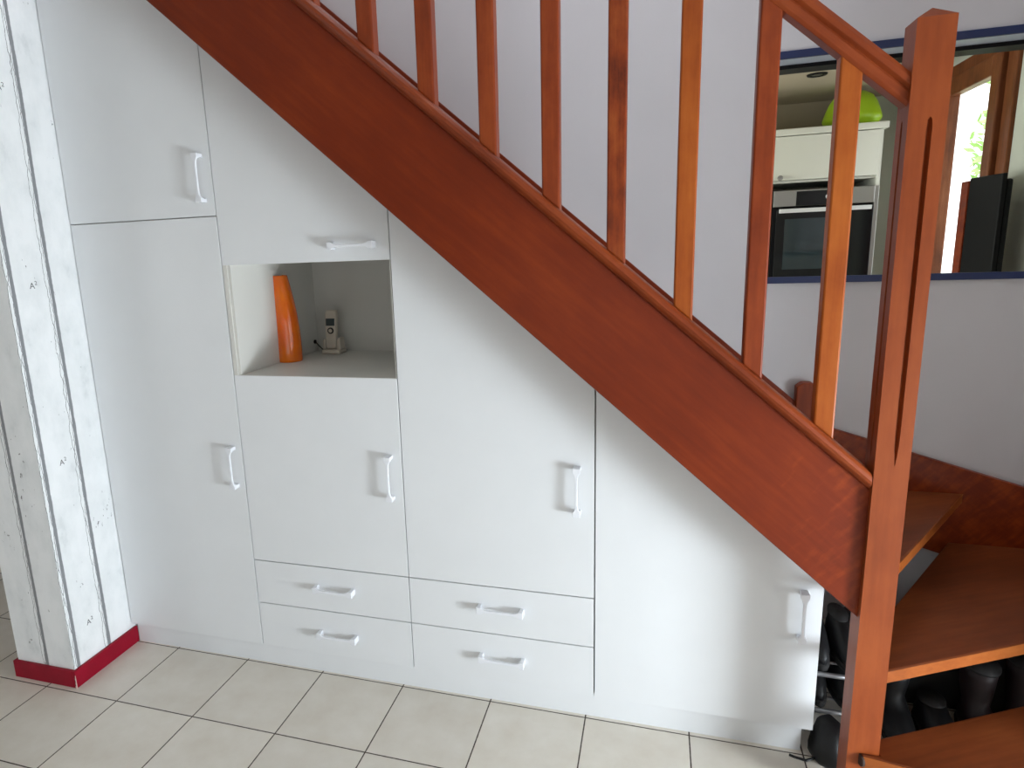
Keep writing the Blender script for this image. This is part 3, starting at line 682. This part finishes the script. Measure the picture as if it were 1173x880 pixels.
shoe(2.370, .265, .0855, 0, M['shoe'], 'black shoe on the lower tier of the rack, nearest the white door edge', wide=.78)
shoe(2.448, .265, .0855, 0, M['shoe'], 'black shoe on the lower tier of the rack, just behind the newel post', wide=.78)
shoe(2.600, .180, .001, .0, M['shoe'], 'black boot on the floor right beside the newel post, seen between the lowest two treads', .05, L=.25)
shoe(2.712, .175, .001, .06, M['shoe'], 'black low shoe on the floor between the black boot and the maroon boots', 0, L=.26)
shoe(2.835, .19, .001, .03, M['shoe_red'], 'dark maroon boot under the second tread, the left one of the pair', .09, L=.26)
shoe(2.952, .19, .001, -.04, M['shoe_red'], 'dark maroon boot under the second tread, the right one of the pair', .12, L=.26)
# black bag slumped behind the newel with a strap on the tiles
bag = thing('bag', (2.35, .04, 0), 'black cloth bag slumped on the floor beside the plinth end, strap trailing on the tiles', 'bag')
bg = MB(); n = 24
def blob(cx_, cy_, a_, b_, zz, ph_): return [(cx_+a_*(1+.10*math.sin(3*math.tau*i/n+ph_))*math.cos(math.tau*i/n), cy_+b_*(1+.08*math.sin(4*math.tau*i/n+ph_))*math.sin(math.tau*i/n), zz) for i in range(n)]
bg.loft([blob(2.372, .020, .050, .066, .001, 0), blob(2.376, .018, .056, .074, .015, .5), blob(2.376, .020, .052, .068, .055, 1.2), blob(2.376, .026, .040, .054, .095, 2), blob(2.376, .030, .018, .028, .115, 2.5)])
bg.build('body', M['shoe'], bag, smooth=True)
sb = MB(); pp = [(2.345, .03, .012), (2.33, -.01, .006), (2.305, -.025, .004), (2.275, -.018, .004), (2.26, -.012, .004)]
for a_, b_ in zip(pp, pp[1:]): sb.cyl(a_, b_, .004, 8)
sb.build('strap', M['shoe'], bag)

# faded stencil marks printed on the papered pier
def stamp(txt, y, z, size):
    cu_ = bpy.data.curves.new('stencil_mark', 'FONT'); cu_.body = txt; cu_.size = size; cu_.extrude = .0002
    o = bpy.data.objects.new('tmp', cu_); C.objects.link(o); bpy.context.view_layer.update()
    me = bpy.data.meshes.new_from_object(o.evaluated_get(bpy.context.evaluated_depsgraph_get())); bpy.data.objects.remove(o)
    m = Matrix.Rotation(math.pi/2, 4, 'Z') @ Matrix.Rotation(math.pi/2, 4, 'X'); me.transform(m)
    w_ = bpy.data.objects['wall_left']
    q = bpy.data.objects.new('stencil_mark', me); C.objects.link(q); q.parent = w_
    q.location = (PX1+.0003, y, z); me.materials.clear(); me.materials.append(M['ink'])
for y, z in ((-.205, .205), (-.205, .855), (-.205, 1.50), (-.205, 2.15)):
    stamp('A', y, z, .030); stamp('2', y+.021, z+.012, .020)

# ------------------------------------------------------------------ light
def area(name, loc, tgt, sx, sy, power, col):
    l = bpy.data.lights.new(name, 'AREA'); l.shape = 'RECTANGLE'; l.size = sx; l.size_y = sy; l.energy = power; l.color = col
    o = bpy.data.objects.new(name, l); C.objects.link(o); o.location = loc
    d_ = Vector(tgt)-Vector(loc); o.rotation_euler = d_.to_track_quat('-Z', 'Y').to_euler(); return o
area('sunlit_terrace_glow', (RX+.02, -1.27, .44), (0, -1.27, .44), .74, .56, 80, (.84, .935, 1.0))
area('daylight_glazed_door', (RX+.04, (DY0+DY1)/2, 1.15), (0, (DY0+DY1)/2, .9), DY1-DY0-.14, 1.3, 5, (.85, .935, 1.0))
area('fill_front', (1.6, -4.36, .9), (1.6, 0, .9), 2.4, 1.2, 8, (.89, .95, 1.0))  # added frontal fill behind the camera; wall_front has no window
area('fill_left', (-3.16, -2.5, 1.2), (1.6, -1, .7), 1.4, 1.2, 26, (.90, .95, 1.0))  # added fill for the pier; the far left wall has no opening
area('fill_stairwell', (1.5, .35, 4.06), (1.5, .35, 0), 1.5, .8, 19, (.93, .95, 1.0))  # added overhead fill under the closed stairwell ceiling, no skylight there
area('fill_kitchen', (.45, 2.2, 1.6), (3, 2.2, 1.6), 1.2, 1.0, 34, (.95, 1.0, .94))  # added second kitchen lamp at the blank left wall, opposite window_1
wd = bpy.data.worlds.new('world'); bpy.context.scene.world = wd; wd.use_nodes = True
nt = wd.node_tree; bgn = nt.nodes['Background']
sky = nt.nodes.new('ShaderNodeTexGradient'); tc = nt.nodes.new('ShaderNodeTexCoord'); rp = nt.nodes.new('ShaderNodeValToRGB')
rp.color_ramp.elements[0].color = (.95, 1.0, .95, 1); rp.color_ramp.elements[1].color = (.9, .96, 1, 1)
nt.links.new(tc.outputs['Generated'], sky.inputs['Vector']); nt.links.new(sky.outputs['Fac'], rp.inputs['Fac']); nt.links.new(rp.outputs['Color'], bgn.inputs['Color'])
bgn.inputs['Strength'].default_value = 3.0

# ------------------------------------------------------------------ camera
cam = bpy.data.cameras.new('camera'); co = bpy.data.objects.new('camera', cam); C.objects.link(co)
R_ = Vector((0.9566250671911015, 0.28870655360149183, -0.038948770573269606)); U_ = Vector((-0.02210314575011879, 0.20524062088960124, 0.978461924902957)); F_ = Vector((-0.29048224002435896, 0.9351603143014571, -0.20271964578212648))
m = Matrix((R_, U_, -F_)).transposed().to_4x4(); m.translation = Vector((1.8289, -1.9657, 1.5786)); co.matrix_world = m
cam.sensor_fit = 'HORIZONTAL'; cam.sensor_width = 36; cam.lens = 746.896*36/1173; cam.shift_x = 66.06/1173; cam.clip_start = .02
sc_ = bpy.context.scene; sc_.camera = co
sc_.view_settings.view_transform = 'Standard'; sc_.view_settings.look = 'None'; sc_.view_settings.gamma = 1; sc_.view_settings.use_curve_mapping = False
sc_.view_settings.exposure = 0.09
for o in bpy.data.objects:
    if '_o' in o: del o['_o']
